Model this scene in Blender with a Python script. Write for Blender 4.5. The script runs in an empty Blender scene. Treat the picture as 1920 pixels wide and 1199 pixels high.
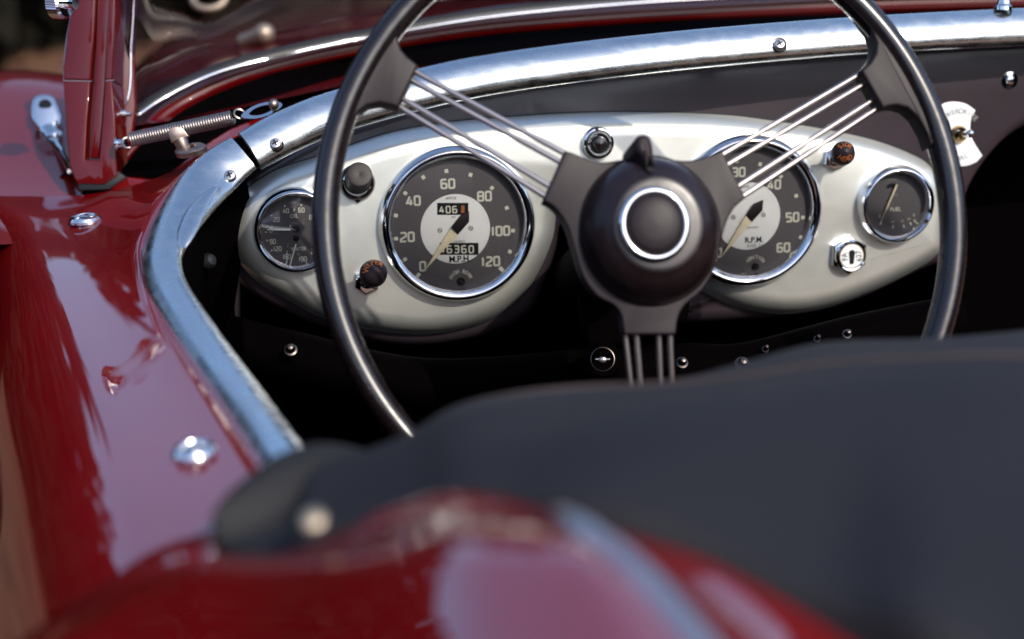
import bpy, math, random
from mathutils import Vector, Matrix
random.seed(7)
rad = math.radians
scene = bpy.context.scene

# ---------------------------------------------------------------- camera
PSI, PHI = rad(9.1), rad(20.0)
CAM = Vector((0, 0, 1.08))
RT = Vector((math.cos(PSI), -math.sin(PSI), 0))
FW = Vector((math.sin(PSI)*math.cos(PHI), math.cos(PSI)*math.cos(PHI), -math.sin(PHI)))
UP = RT.cross(FW).normalized()
FPX = 50/36*1920
cd = bpy.data.cameras.new('camera'); cam = bpy.data.objects.new('camera', cd)
scene.collection.objects.link(cam); scene.camera = cam
cd.lens = 50; cd.sensor_width = 36; cd.clip_start = .02; cd.clip_end = 500
cam.matrix_world = Matrix((( RT.x, UP.x, -FW.x, CAM.x), (RT.y, UP.y, -FW.y, CAM.y), (RT.z, UP.z, -FW.z, CAM.z), (0, 0, 0, 1)))
cd.dof.use_dof = True; cd.dof.focus_distance = 1.065; cd.dof.aperture_fstop = 3.4

# ---------------------------------------------------------------- light
Lc = Vector((-.55, -.50, 1.0))
Ldir = (RT*Lc.x + UP*Lc.y + FW*Lc.z).normalized()
S = -Ldir
sl = bpy.data.lights.new('sun', 'SUN'); sun = bpy.data.objects.new('sun', sl); scene.collection.objects.link(sun)
sl.energy = 2.3; sl.angle = rad(.6); sl.color = (1, .93, .82)
sun.rotation_euler = S.to_track_quat('Z', 'Y').to_euler()
w = bpy.data.worlds.new("World"); scene.world = w; w.use_nodes = True
nt = w.node_tree; nt.nodes.clear()
sky = nt.nodes.new('ShaderNodeTexSky'); sky.sky_type = 'NISHITA'; sky.sun_disc = False
sky.sun_elevation = math.asin(S.z); sky.sun_rotation = math.atan2(S.x, S.y)
sky.air_density = 1.0; sky.dust_density = 2.0; sky.ozone_density = 2.2
bg = nt.nodes.new('ShaderNodeBackground'); bg.inputs[1].default_value = .15
wo = nt.nodes.new('ShaderNodeOutputWorld')
nt.links.new(sky.outputs[0], bg.inputs[0]); nt.links.new(bg.outputs[0], wo.inputs[0])
scene.view_settings.view_transform = 'Standard'; scene.view_settings.look = 'None'
scene.view_settings.exposure = 0.62; scene.view_settings.gamma = 1
scene.view_settings.use_curve_mapping = False

# ---------------------------------------------------------------- helpers: space
def P(x, y, d):
    return CAM + RT*((x-960)/FPX*d) + UP*((599.5-y)/FPX*d) + FW*d
def H(x, y, h):
    v = (599.5-y)/FPX
    return P(x, y, h/(v*math.cos(PHI)-math.sin(PHI)))
def cvec(x, y, z): return RT*x + UP*y + FW*z
class Frame:
    def __init__(s, o, ux, uy):
        s.o = o; s.ux = ux.normalized(); s.n = s.ux.cross(uy).normalized(); s.uy = s.n.cross(s.ux).normalized()
    def loc(s, a, b, c=0): return s.o + s.ux*a + s.uy*b + s.n*c
    def at(s, x, y, c=0):
        r = (P(x, y, 1)-CAM); o = s.o + s.n*c
        t = (o-CAM).dot(s.n)/r.dot(s.n); q = CAM + r*t - s.o
        return (q.dot(s.ux), q.dot(s.uy))
    def sub(s, a, b, c=0): return Frame(s.loc(a, b, c), s.ux, s.uy)
    def rot(s, ang): return Frame(s.o, s.ux*math.cos(ang)+s.uy*math.sin(ang), s.uy*math.cos(ang)-s.ux*math.sin(ang))
def axis_frame(o, n, up=None):
    n = n.normalized(); up = up or UP
    ux = up.cross(n)
    if ux.length < .01: ux = RT.copy()
    ux.normalize(); return Frame(o, ux, n.cross(ux))
def cr(pts, m, closed=False):
    """Catmull-Rom through tuples/vectors, m steps per span"""
    P_ = [tuple(p) for p in pts]; n = len(P_); out = []
    g = (lambda i: P_[i % n]) if closed else (lambda i: P_[max(0, min(n-1, i))] if 0 <= i < n else
        (tuple(2*a-b for a, b in zip(P_[0], P_[1])) if i < 0 else tuple(2*a-b for a, b in zip(P_[-1], P_[-2]))))
    for i in range(n if closed else n-1):
        p0, p1, p2, p3 = g(i-1), g(i), g(i+1), g(i+2)
        for k in range(m):
            t = k/m; t2 = t*t; t3 = t2*t
            out.append(tuple(.5*(2*b+(c-a)*t+(2*a-5*b+4*c-d)*t2+(3*b-a-3*c+d)*t3) for a, b, c, d in zip(p0, p1, p2, p3)))
    if not closed: out.append(P_[-1])
    return out

# ---------------------------------------------------------------- helpers: meshes
class MB:
    def __init__(s): s.v = []; s.f = []
    def add(s, vs, fs):
        k = len(s.v); s.v += [tuple(v) for v in vs]; s.f += [tuple(i+k for i in f) for f in fs]; return s
    def lathe(s, fr, prof, seg=64, ry=1.0, a0=0, a1=2*math.pi):
        full = abs(a1-a0-2*math.pi) < 1e-6; n = seg if full else seg+1; vs = []; fs = []
        for r, c in prof:
            for k in range(n):
                a = a0+(a1-a0)*k/seg; vs.append(fr.loc(r*math.cos(a), r*ry*math.sin(a), c))
        for i in range(len(prof)-1):
            for k in range(seg):
                k2 = (k+1) % n; fs.append((i*n+k, i*n+k2, (i+1)*n+k2, (i+1)*n+k))
        return s.add(vs, fs)
    def prism(s, fr, pts, c0, c1, bev=.001, steps=4, by=None, cap0=False, prof=None):
        """outline extruded c0..c1, its upper rim rounded over: bev inwards, by downwards"""
        by = bev if by is None else by
        ar = sum(pts[i][0]*pts[(i+1) % len(pts)][1]-pts[(i+1) % len(pts)][0]*pts[i][1] for i in range(len(pts)))
        if ar < 0: pts = pts[::-1]
        n = len(pts); nor = []
        for i in range(n):
            a, b, c = pts[i-1], pts[i], pts[(i+1) % n]
            e1 = Vector((b[0]-a[0], b[1]-a[1])); e2 = Vector((c[0]-b[0], c[1]-b[1]))
            if e1.length: e1.normalize()
            if e2.length: e2.normalize()
            m = Vector((-(e1.y+e2.y), e1.x+e2.x)); L = m.length
            m = m/L if L > 1e-6 else Vector((-e1.y, e1.x))
            cs = max(.5, m.dot(Vector((-e1.y, e1.x)))); nor.append(m/cs)
        rings = [(0, c0), (0, c1-by)]
        for k in range(1, steps+1):
            t = math.pi/2*k/steps; rings.append((bev*(1-math.cos(t)), c1-by+by*math.sin(t)))
        if prof: rings = prof
        vs = []; fs = []
        for ins, c in rings:
            for i in range(n): vs.append(fr.loc(pts[i][0]+nor[i].x*ins, pts[i][1]+nor[i].y*ins, c))
        for r in range(len(rings)-1):
            for i in range(n):
                j = (i+1) % n; fs.append((r*n+i, r*n+j, (r+1)*n+j, (r+1)*n+i))
        fs.append(tuple((len(rings)-1)*n+i for i in range(n)))
        if cap0: fs.append(tuple(reversed(range(n))))
        return s.add(vs, fs)
    def tube(s, path, r, seg=12, closed=False, cap=True, ref=None, ell=1.0):
        pts = [Vector(p) for p in path]; n = len(pts)
        R = r if isinstance(r, (list, tuple)) else [r]*n
        E = ell if isinstance(ell, (list, tuple)) else [ell]*n
        vs = []; fs = []; prev = None
        for i in range(n):
            t = (pts[(i+1) % n]-pts[i-1]) if closed else (pts[min(n-1, i+1)]-pts[max(0, i-1)])
            t.normalize()
            if ref is not None: b = (ref[i] if isinstance(ref, list) else ref)
            else: b = prev if prev else (UP if abs(t.dot(UP)) < .9 else RT)
            b = (b-t*b.dot(t)).normalized(); prev = b; a = t.cross(b)
            for k in range(seg):
                q = 2*math.pi*k/seg
                vs.append(pts[i]+a*(R[i]*math.cos(q))+b*(R[i]*E[i]*math.sin(q)))
        for i in range(n if closed else n-1):
            for k in range(seg):
                j = (i+1) % n; k2 = (k+1) % seg; fs.append((i*seg+k, i*seg+k2, j*seg+k2, j*seg+k))
        if not closed and cap:
            fs.append(tuple(reversed(range(seg)))); fs.append(tuple((n-1)*seg+k for k in range(seg)))
        return s.add(vs, fs)
    def grid(s, rows):
        m = len(rows[0]); vs = [v for r in rows for v in r]
        return s.add(vs, [(i*m+j, i*m+j+1, (i+1)*m+j+1, (i+1)*m+j) for i in range(len(rows)-1) for j in range(m-1)])
    def poly(s, fr, pts, c=0):
        return s.add([fr.loc(p[0], p[1], c) for p in pts], [tuple(range(len(pts)))])
    def ball(s, o, r, seg=20, sc=(1, 1, 1)):
        fr = Frame(o, RT, UP)
        vs = []; fs = []; m = seg//2
        for i in range(m+1):
            a = math.pi*i/m
            for k in range(seg):
                b = 2*math.pi*k/seg; vs.append(fr.loc(r*sc[0]*math.sin(a)*math.cos(b), r*sc[1]*math.sin(a)*math.sin(b), r*sc[2]*math.cos(a)))
        for i in range(m):
            for k in range(seg): fs.append((i*seg+k, (i+1)*seg+k, (i+1)*seg+(k+1) % seg, i*seg+(k+1) % seg))
        return s.add(vs, fs)
    def stroke(s, fr, pts, t, c, closed=False):
        n = len(pts); L = []; Rr = []
        for i in range(n):
            p = Vector(pts[i]); a = Vector(pts[i-1]) if (i or closed) else None; b = Vector(pts[(i+1) % n]) if (i < n-1 or closed) else None
            d1 = (p-a).normalized() if a is not None else (b-p).normalized()
            d2 = (b-p).normalized() if b is not None else d1
            m = Vector((-(d1.y+d2.y), d1.x+d2.x)).normalized(); m = m/max(.4, m.dot(Vector((-d1.y, d1.x))))
            L.append(fr.loc(*(p+m*t/2), c)); Rr.append(fr.loc(*(p-m*t/2), c))
        vs = L+Rr; return s.add(vs, [(n+i, n+(i+1) % n, (i+1) % n, i) for i in range(n if closed else n-1)])

ROOTS = {}
def tag(o, label=None, cat=None, group=None, kind=None):
    if label: o['label'] = label
    if cat: o['category'] = cat
    if group: o['group'] = group
    if kind: o['kind'] = kind
    return o
def thing(name, loc, label, cat, **k):
    o = bpy.data.objects.new(name, None); scene.collection.objects.link(o); o.location = loc; o.empty_display_size = .1
    return tag(o, label, cat, **k)
def build(mb, name, mat, parent=None, smooth=35, label=None):
    me = bpy.data.meshes.new(name); me.from_pydata(mb.v, [], mb.f); me.validate(); me.materials.append(mat)
    if smooth:
        me.shade_smooth(); me.set_sharp_from_angle(angle=rad(smooth))
    o = bpy.data.objects.new(name, me); scene.collection.objects.link(o)
    if parent is not None:
        o.parent = parent
        if parent.type == 'EMPTY': o.location = -parent.location
    if label: o['label'] = label
    return o

# text -> flat mesh in a frame
def text(mb, fr, s, size, a, b, c, rot=0, sx=1.0, mirror=False, bold=0):
    cu = bpy.data.curves.new('t', 'FONT'); cu.body = s; cu.size = size; cu.align_x = 'CENTER'; cu.align_y = 'CENTER'
    cu.offset = bold*size; cu.resolution_u = 3
    ob = bpy.data.objects.new('t', cu); me = ob.to_mesh()
    co, si = math.cos(rot), math.sin(rot); vs = []
    for v in me.vertices:
        x, y = v.co.x*sx*(-1 if mirror else 1), v.co.y
        vs.append(fr.loc(a+x*co-y*si, b+x*si+y*co, c))
    fs = [tuple(p.vertices) for p in me.polygons]
    ob.to_mesh_clear(); bpy.data.objects.remove(ob); bpy.data.curves.remove(cu)
    return mb.add(vs, fs)
def arc_text(mb, fr, s, size, a, b, r, mid, step, c, bold=0, flip=False, sx=1.0):
    n = len(s)
    for i, ch in enumerate(s):
        if ch == ' ': continue
        k = i-(n-1)/2
        if not flip:
            an = mid-k*step; text(mb, fr, ch, size, a+r*math.cos(an), b+r*math.sin(an), c, an-math.pi/2, sx=sx, bold=bold)
        else:
            an = mid+k*step; text(mb, fr, ch, size, a+r*math.cos(an), b+r*math.sin(an), c, an+math.pi/2, sx=sx, bold=bold)
DG = {'0': [('c', [(.0, .1), (.0, .9), (.1, 1), (.5, 1), (.6, .9), (.6, .1), (.5, 0), (.1, 0)])],
      '1': [('o', [(.3, 0), (.3, 1)])],
      '2': [('o', [(0, .95), (.1, 1), (.5, 1), (.6, .9), (.6, .6), (.0, .25), (0, 0), (.6, 0)])],
      '3': [('o', [(0, 1), (.5, 1), (.6, .9), (.6, .1), (.5, 0), (0, 0)]), ('o', [(.1, .52), (.52, .52)])],
      '4': [('o', [(.35, 1), (0, .25), (.65, .25)]), ('o', [(.45, .33), (.45, .65)]), ('o', [(.45, .17), (.45, 0)])],
      '5': [('o', [(.6, 1), (0, 1), (0, .55), (.5, .55), (.6, .45), (.6, .1), (.5, 0), (0, 0)])],
      '6': [('o', [(.6, 1), (.1, 1), (0, .9), (0, .1), (.1, 0), (.5, 0), (.6, .1), (.6, .45), (.5, .55), (.08, .55)])],
      '8': [('c', [(.0, .1), (.0, .9), (.1, 1), (.5, 1), (.6, .9), (.6, .1), (.5, 0), (.1, 0)]), ('o', [(.08, .52), (.52, .52)])],
      '9': [('o', [(0, 0), (.5, 0), (.6, .1), (.6, .9), (.5, 1), (.1, 1), (0, .9), (0, .55), (.1, .45), (.52, .45)])]}
def digits(mb, fr, s, a, b, c, h, t=.17, w=1.0, gap=.3, skew=0):
    adv = [(.25 if ch == '1' else .6) for ch in s]; tot = sum(adv)+gap*(len(s)-1); x = -tot/2
    for ch, ad in zip(s, adv):
        off = -.175 if ch == '1' else 0
        for kind, pts in DG[ch]:
            mb.stroke(fr, [(a+(x+off+p[0])*h*w, b+(p[1]-.5)*h) for p in pts], t*h, c, closed=(kind == 'c'))
        x += ad+gap

# ---------------------------------------------------------------- materials
def mat(name, col, rough=.5, metal=0, coat=0, coat_r=.03, noise=0, nscale=30, rn=0, bump=0, bscale=200, spec=.5, stretch=None, sheen=0, cior=1.5):
    m = bpy.data.materials.new(name); m.use_nodes = True; nt = m.node_tree; b = nt.nodes['Principled BSDF']
    b.inputs['Base Color'].default_value = (*col, 1); b.inputs['Roughness'].default_value = rough
    b.inputs['Metallic'].default_value = metal; b.inputs['Coat Weight'].default_value = coat; b.inputs['Coat Roughness'].default_value = coat_r
    b.inputs['Specular IOR Level'].default_value = spec; b.inputs['Coat IOR'].default_value = cior
    if sheen: b.inputs['Sheen Weight'].default_value = sheen
    tc = nt.nodes.new('ShaderNodeTexCoord'); mp = nt.nodes.new('ShaderNodeMapping'); nt.links.new(tc.outputs['Object'], mp.inputs[0])
    if stretch: mp.inputs['Scale'].default_value = stretch
    def nz(sc, det=5):
        n = nt.nodes.new('ShaderNodeTexNoise'); n.inputs['Scale'].default_value = sc; n.inputs['Detail'].default_value = det
        nt.links.new(mp.outputs[0], n.inputs[0]); return n
    if noise:
        n = nz(nscale); r = nt.nodes.new('ShaderNodeMapRange'); r.inputs[1].default_value = .3; r.inputs[2].default_value = .7
        r.inputs[3].default_value = 1-noise; r.inputs[4].default_value = 1+noise
        mx = nt.nodes.new('ShaderNodeVectorMath'); mx.operation = 'SCALE'; mx.inputs[0].default_value = col
        nt.links.new(n.outputs[0], r.inputs[0]); nt.links.new(r.outputs[0], mx.inputs['Scale']); nt.links.new(mx.outputs[0], b.inputs['Base Color'])
    if rn:
        n = nz(nscale*1.7); r = nt.nodes.new('ShaderNodeMapRange'); r.inputs[1].default_value = .35; r.inputs[2].default_value = .7
        r.inputs[3].default_value = rough; r.inputs[4].default_value = rough+rn
        nt.links.new(n.outputs[0], r.inputs[0]); nt.links.new(r.outputs[0], b.inputs['Roughness'])
    if bump:
        n = nz(bscale, 3); bp = nt.nodes.new('ShaderNodeBump'); bp.inputs['Strength'].default_value = bump; bp.inputs['Distance'].default_value = .0006
        nt.links.new(n.outputs[0], bp.inputs['Height']); nt.links.new(bp.outputs[0], b.inputs['Normal'])
    return m
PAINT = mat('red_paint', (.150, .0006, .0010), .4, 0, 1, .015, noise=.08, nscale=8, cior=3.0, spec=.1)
PAINT_P = mat('red_paint_shaded', (.080, .0003, .0005), .4, 0, 1, .015, noise=.08, nscale=8, cior=1.5, spec=.1)  # copy of the body red, shade put into a darker base
PAINT_W = mat('red_paint_wing', (.13, .003, .0010), .4, 0, 1, .03, noise=.08, nscale=8, cior=1.28, spec=.1)  # wing copy of the body red, orange reflections put into its base
PAINT_D = mat('red_paint_inner', (.07, .001, .003), .4, 0, .8, .04)
ALU = mat('polished_aluminium', (.80, .84, .85), .22, 1, rn=.12, nscale=45, bump=.04, bscale=420, stretch=(1, 1, 2.5))
ALU_OLD = mat('reflection_strip_aluminium', (.64, .60, .62), .30, 1, rn=.15, nscale=25)
CHROME = mat('chrome', (.86, .87, .90), .04, 1, rn=.04, nscale=60)
STEEL = mat('spoke_steel', (.48, .43, .42), .36, 1)
SPRING = mat('spring_steel', (.38, .34, .33), .38, 1)
BRONZE = mat('dull_nickel', (.36, .28, .24), .30, 1, rn=.2)
DARKMET = mat('tarnished_steel', (.12, .10, .095), .38, 1)
STUDM = mat('dull_stud', (.50, .42, .32), .55, 1)
BRASS = mat('brass', (.55, .40, .20), .32, 1, rn=.15)
CREAM = mat('cream_silver_panel', (.88, .89, .82), .35, .84, .0, .25, noise=.02, nscale=50, rn=.03, bump=.04, bscale=900)
BAKE = mat('black_bakelite', (.008, .005, .006), .20, 0, .5, .05, rn=.12, nscale=80)
BAKE_S = mat('satin_black_plastic', (.017, .011, .014), .45, 0, nscale=120, bump=.03, spec=.22, bscale=1500)
HORN = mat('horn_dome', (.010, .0045, .0055), .32, 0, .15, .22, rn=.15, nscale=40, noise=.35)
FACIA = mat('facia_paint', (.030, .021, .027), .36, 0, .5, .12, noise=.10, nscale=40, bump=.12, bscale=1300)
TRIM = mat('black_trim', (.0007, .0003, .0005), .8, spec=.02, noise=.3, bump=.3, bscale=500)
RUBBER = mat('rubber', (.010, .010, .012), .45)
DIAL = mat('dial_black_hazed', (.085, .077, .084), .6)  # black lifted to grey, the glass's reflected haze put into the colour
DIALW = mat('dial_silver', (.86, .87, .86), .42, .10, noise=.03, nscale=90)
NUM = mat('numeral_paint', (.66, .66, .56), .6)
NUMF = mat('faint_lettering', (.32, .32, .31), .6)
INK = mat('black_ink', (.008, .008, .009), .6, spec=.2)
ORANGE = mat('orange_lettering', (.36, .11, .025), .6)
NEEDLE = mat('needle_cream', (.70, .62, .42), .45, noise=.1, nscale=200)
WHITE = mat('white_enamel', (.80, .82, .83), .35, noise=.03)
CLOTH = mat('hood_cloth', (.0100, .0096, .0135), .72, spec=.35, noise=.35, nscale=4, bump=.5, bscale=600)
SEAM = mat('seam_thread', (.035, .022, .022), .8)
CLOTH_D = mat('hood_cloth_edge', (.005, .005, .007), .75, noise=.2, nscale=8, bump=.3, bscale=900)
SEATRED = mat('burgundy_leather', (.07, .008, .018), .5, noise=.2)
RUST = mat('rust_stain', (.25, .10, .04), .9)
GRAVEL = mat('ground_mat', (.12, .055, .028), .9, noise=.5, nscale=2.5, bump=.5, bscale=30)
LEAF = mat('leaf', (.010, .009, .006), .9, spec=.1, noise=.6, nscale=.8)
BARK = mat('bark', (.06, .04, .03), .9, noise=.3)
def glass(name, tint=(1, 1, 1), base=.02, rough=.0):
    m = bpy.data.materials.new(name); m.use_nodes = True; nt = m.node_tree; nt.nodes.clear()
    o = nt.nodes.new('ShaderNodeOutputMaterial'); mx = nt.nodes.new('ShaderNodeMixShader'); t = nt.nodes.new('ShaderNodeBsdfTransparent')
    g = nt.nodes.new('ShaderNodeBsdfGlossy'); f = nt.nodes.new('ShaderNodeFresnel'); ad = nt.nodes.new('ShaderNodeMath'); ad.operation = 'MULTIPLY_ADD'
    ad.inputs[1].default_value = 1.7; ad.inputs[2].default_value = base; f.inputs[0].default_value = 1.5
    t.inputs[0].default_value = (*tint, 1); g.inputs['Roughness'].default_value = rough
    nt.links.new(f.outputs[0], ad.inputs[0]); nt.links.new(ad.outputs[0], mx.inputs[0]); nt.links.new(t.outputs[0], mx.inputs[1]); nt.links.new(g.outputs[0], mx.inputs[2])
    nt.links.new(mx.outputs[0], o.inputs[0]); return m
GLASS = glass('gauge_glass', (.97, .97, .97), .05)
WGLASS = glass('windscreen_glass', (.90, .86, .88), .0)

# ---------------------------------------------------------------- the setting
mb = MB(); mb.add([(-200, -200, 0), (200, -200, 0), (200, 200, 0), (-200, 200, 0)], [(0, 1, 2, 3)])
tag(build(mb, 'ground', GRAVEL, smooth=0), 'brown gravel ground under the car, out of focus', 'ground', kind='structure')
mb = MB()
for k in range(34000):
    a = random.uniform(-math.pi, math.pi)
    # raised behind the camera and in clumps ahead to darken the reflections
    fa = math.cos(a-PSI)
    top = 2.35+.35*math.sin(a*7+1)+.3*math.sin(a*17)+.2*math.sin(a*41)+1.5*math.exp(-((a-.06)/.09)**2)+1.9*math.exp(-((a+.55)/.25)**2)
    if fa < -.1: top = top*.8+.9
    r = 7.6+.9*math.sin(a*5)+random.uniform(-.6, .6); z = top*(random.random()**.75)
    c = Vector((math.sin(a)*r, math.cos(a)*r, z)); s = random.uniform(.08, .20)
    u = Vector((random.gauss(0, 1), random.gauss(0, 1), random.gauss(0, 1))).normalized(); v = u.orthogonal().normalized()
    mb.add([c-u*s, c+v*s*.6, c+u*s, c-v*s*.6], [(0, 1, 2, 3)])
N_ = 260; vs = []  # backing wall added to close sky gaps in the reflections
for k in range(N_):
    a = 2*math.pi*k/N_; fa = math.cos(a-PSI); a2 = a if a < math.pi else a-2*math.pi
    top = 2.35+.35*math.sin(a2*7+1)+.3*math.sin(a2*17)+.2*math.sin(a2*41)+1.5*math.exp(-((a2-.06)/.09)**2)+1.9*math.exp(-((a2+.55)/.25)**2)
    if fa < -.1: top = top*.8+.9
    r = 7.9+.9*math.sin(a2*5)+random.uniform(-.15, .15); vs += [(math.sin(a)*r, math.cos(a)*r, 0), (math.sin(a)*(r-.1), math.cos(a)*(r-.1), top*.86+random.uniform(-.12, .12))]
mb.add(vs, [(2*k, 2*((k+1) % N_), 2*((k+1) % N_)+1, 2*k+1) for k in range(N_)])
tag(build(mb, 'treeline', LEAF, smooth=0), 'dark belt of trees and hedge far behind the car', 'trees', kind='stuff')

# ================================================================= THE CAR
car = thing('vintage_roadster', (.35, .9, 0), 'red open vintage roadster with polished cockpit rails and black banjo wheel', 'car')

# dash plane
z0 = 1.17*.998
D = Frame(P(1120, 420, 1.17), cvec(.4355, .0236, .066), cvec(0, math.cos(rad(12)), -math.sin(rad(12))))
def dl(pts, c=0): return [D.at(x, y, c) for x, y in pts]

# ---- facia
fo = cr([(470, 312), (600, 244), (760, 190), (900, 156), (1100, 124), (1400, 90), (1700, 66), (2300, 40)], 6)
fo += [(2300, 185), (2100, 190)] + cr([(1990, 215), (1950, 232), (1900, 262), (1862, 302), (1832, 348), (1815, 395), (1806, 440), (1795, 478)], 4)
fo += cr([(1775, 497), (1705, 528), (1640, 560), (1560, 588), (1470, 602), (1380, 609), (1300, 613), (1262, 612)], 4)+cr([(1258, 600), (1235, 540), (1190, 460), (1120, 410), (1062, 420), (1050, 470), (1030, 530), (1000, 592), (930, 632), (845, 652), (765, 657), (685, 646), (612, 624), (570, 610), (532, 592), (488, 570), (456, 545), (436, 517), (426, 477), (421, 430), (432, 378), (447, 340)], 4)
mb = MB(); mb.prism(D, dl(fo), -.035, 0, .014, 6, by=.02)
facia = build(mb, 'facia', FACIA, car, label='grey painted dashboard facia behind the cream instrument panel')
# glovebox liner and cockpit tub
mb = MB()
gl = dl([(2300, 185), (1950, 232), (1900, 262), (1862, 302), (1832, 348), (1815, 395), (1806, 440), (1800, 520), (1812, 600), (1830, 700), (2300, 720)])
mb.grid([[D.loc(a, b, -.02) for a, b in gl], [D.loc(a+.01, b-.004, -.16) for a, b in gl]])
mb.add([D.loc(a+.01, b-.004, -.16) for a, b in gl], [tuple(range(len(gl)))])
build(mb, 'glovebox_liner', TRIM, car)
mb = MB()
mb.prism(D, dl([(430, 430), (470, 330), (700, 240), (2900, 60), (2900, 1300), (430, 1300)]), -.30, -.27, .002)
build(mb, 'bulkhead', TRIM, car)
# ---- instrument panel
po = [(431, 440), (433, 410), (442, 382), (460, 357), (497, 330), (535, 312), (593, 294), (657, 272), (737, 247), (841, 229), (944, 220), (1047, 213), (1150, 210), (1253, 211), (1363, 216), (1445, 226), (1549, 243), (1638, 263), (1707, 289), (1741, 310), (1760, 340), (1770, 385), (1769, 430), (1757, 474), (1702, 511), (1625, 548), (1549, 575), (1472, 587), (1395, 579), (1337, 558), (1285, 525), (1235, 470), (1200, 410), (1140, 365), (1085, 362), (1047, 385), (1036, 445), (1011, 506), (976, 556), (919, 598), (842, 621), (765, 625), (685, 615), (616, 598), (575, 581), (532, 557), (488, 531), (456, 501), (438, 470)]
po = cr(po, 5, closed=True)
PT = .0175
PPROF = [(0, -.001), (.0000, .0015), (.0006, .0032), (.0020, .0060), (.0040, .0092), (.0062, .0120), (.0086, .0143), (.0112, .0159), (.0138, .0168), (.0164, .0172), (.0190, PT)]
mb = MB(); mb.prism(D, dl(po), -.001, PT, prof=PPROF)
panel = build(mb, 'instrument_panel', CREAM, car, smooth=60, label='cream silver oval instrument panel with rolled edge')
mb = MB()
op = [Vector(D.at(x, y, 0)) for x, y in po]
mb.tube([D.loc(p.x, p.y, .0008) for p in op], .0011, 6, closed=True)
build(mb, 'panel_edging', RUBBER, panel)

# ---- gauges
def ring_prof(ro, ri, c0, ct):
    m = (ro-ri)
    return [(ro+.0006, c0), (ro+.0008, c0+.002), (ro+.0003, ct-.006), (ro-.2*m, ct-.002), (ro-.4*m, ct-.0002), (ro-.55*m, ct), (ro-.72*m, ct-.0012), (ri+.0004, ct-.003), (ri, ct-.0045), (ri-.0004, ct-.009), (ri-.0012, c0+.0018)]
def gauge(name, px, py, rpx, ripx, label):
    CT = PT+.0125
    a, b = D.at(px, py, CT-.003); sc = (D.loc(a, b, CT)-CAM).dot(FW)/FPX
    ro, ri = rpx*sc, ripx*sc
    fr = D.sub(a, b, 0)
    mb = MB(); mb.lathe(fr, [(ro-.001, PT-.002), (ro-.001, PT+.0012), (.0001, PT+.0012)], 72)
    g = build(mb, name, RUBBER, car, label=label)
    prof = ring_prof(ro, ri, PT-.001, CT)
    mb = MB(); mb.lathe(fr, prof, 96)
    build(mb, 'bezel', CHROME, g, smooth=50)
    mb = MB(); mb.lathe(fr, [(ri-.0008, PT+.0016), (0.0001, PT+.0016)], 72); build(mb, 'dial_face', DIAL, g)
    mb = MB(); mb.lathe(fr, [(ri+.0003, CT-.0050), (ri*.6, CT-.0045), (0.0001, CT-.0043)], 72); build(mb, 'glass', GLASS, g)
    return g, fr, sc, PT+.0016
class Z:   # photograph-zoom coordinates -> frame coordinates at height c
    def __init__(s, ox, oy, k, c): s.ox, s.oy, s.k, s.c = ox, oy, k, c
    def __call__(s, x, y): return D.at(s.ox+x/s.k, s.oy+y/s.k, s.c)
def ticks(mb, z, c, pts, cen, w, h):
    ca, cb = z(*cen)
    for x, y in pts:
        a, b = z(x, y); d = Vector((a-ca, b-cb)).normalized(); e = Vector((-d.y, d.x))
        q = Vector((a, b)); mb.poly(D, [q-d*h-e*w, q+d*h-e*w, q+d*h+e*w, q-d*h+e*w][::1], c)
def big_gauge(name, ox, oy, k, px, py, rpx, ripx, cen, rin, nums, tk, label, kind):
    g, fr, sc, c = gauge(name, px, py, rpx, ripx, label)
    z = Z(ox, oy, k, c); a, b = z(*cen); u = sc/k
    mb = MB(); mb.lathe(D.sub(a, b, 0), [(rin*u, c+.0002), (rin*u-.0002, c+.0006), (.0001, c+.0006)], 72); build(mb, 'centre_disc', DIALW, g)
    mb = MB()
    for s, x, y in nums:
        q = z(x, y); digits(mb, D, s, q[0], q[1], c+.0003, 63*u, .235, 1.0, .30)
    ticks(mb, z, c+.0003, tk, cen, 13*u, 14*u)
    build(mb, 'numerals', NUM, g, smooth=0)
    return g, z, u, c
SP = (700, 270, 3.869)
g, z, u, c = big_gauge('speedometer', *SP, 859.6, 422.5, 147.5, 126, (595, 618), 257,
    [('60', 540, 290), ('40', 290, 413), ('20', 246, 676), ('0', 358, 888), ('80', 806, 380), ('100', 922, 632), ('120', 850, 853)],
    [(530, 198), (362, 243), (232, 358), (163, 520), (165, 688), (230, 838), (328, 950), (705, 225), (860, 320), (968, 465), (1012, 630), (990, 782), (925, 905)],
    'large round speedometer reading in miles per hour, left of the steering hub', 'mph')
fc = c+.0007
for (x0, y0, x1, y1) in ((462, 428, 688, 515), (480, 718, 762, 805)):
    mb = MB(); mb.prism(D, [z(x0, y0), z(x1, y0), z(x1, y1), z(x0, y1)], c, fc+.0002, .0002, 1)
    build(mb, 'odometer_window', INK, g, smooth=0)
mb = MB()
for i, ch in enumerate('406'):
    q = z(495+i*47, 476); digits(mb, D, ch, q[0], q[1], fc+.0004, 46*u, .2, 1.0)
build(mb, 'odometer_digits', NUM, g, smooth=0); mb = MB()
for i, ch in enumerate('46360'):
    q = z(497+i*53, 764); digits(mb, D, ch, q[0], q[1], fc+.0004, 50*u, .2, 1.0)
build(mb, 'odometer_digits', NUM, g, smooth=0)
mb = MB()
for (x0, y0, x1, y1) in ((636, 446, 660, 500),): mb.poly(D, [z(x0, y1), z(x1, y1), z(x1, y0), z(x0, y0)], fc+.0004)
build(mb, 'trip_drum', ORANGE, g, smooth=0)
mb = MB()
text(mb, D, 'M.P.H.', 64*u, *z(627, 836), fc+.0002, bold=.03, sx=.95)
build(mb, 'lettering', INK, g, smooth=0); mb = MB()
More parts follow.
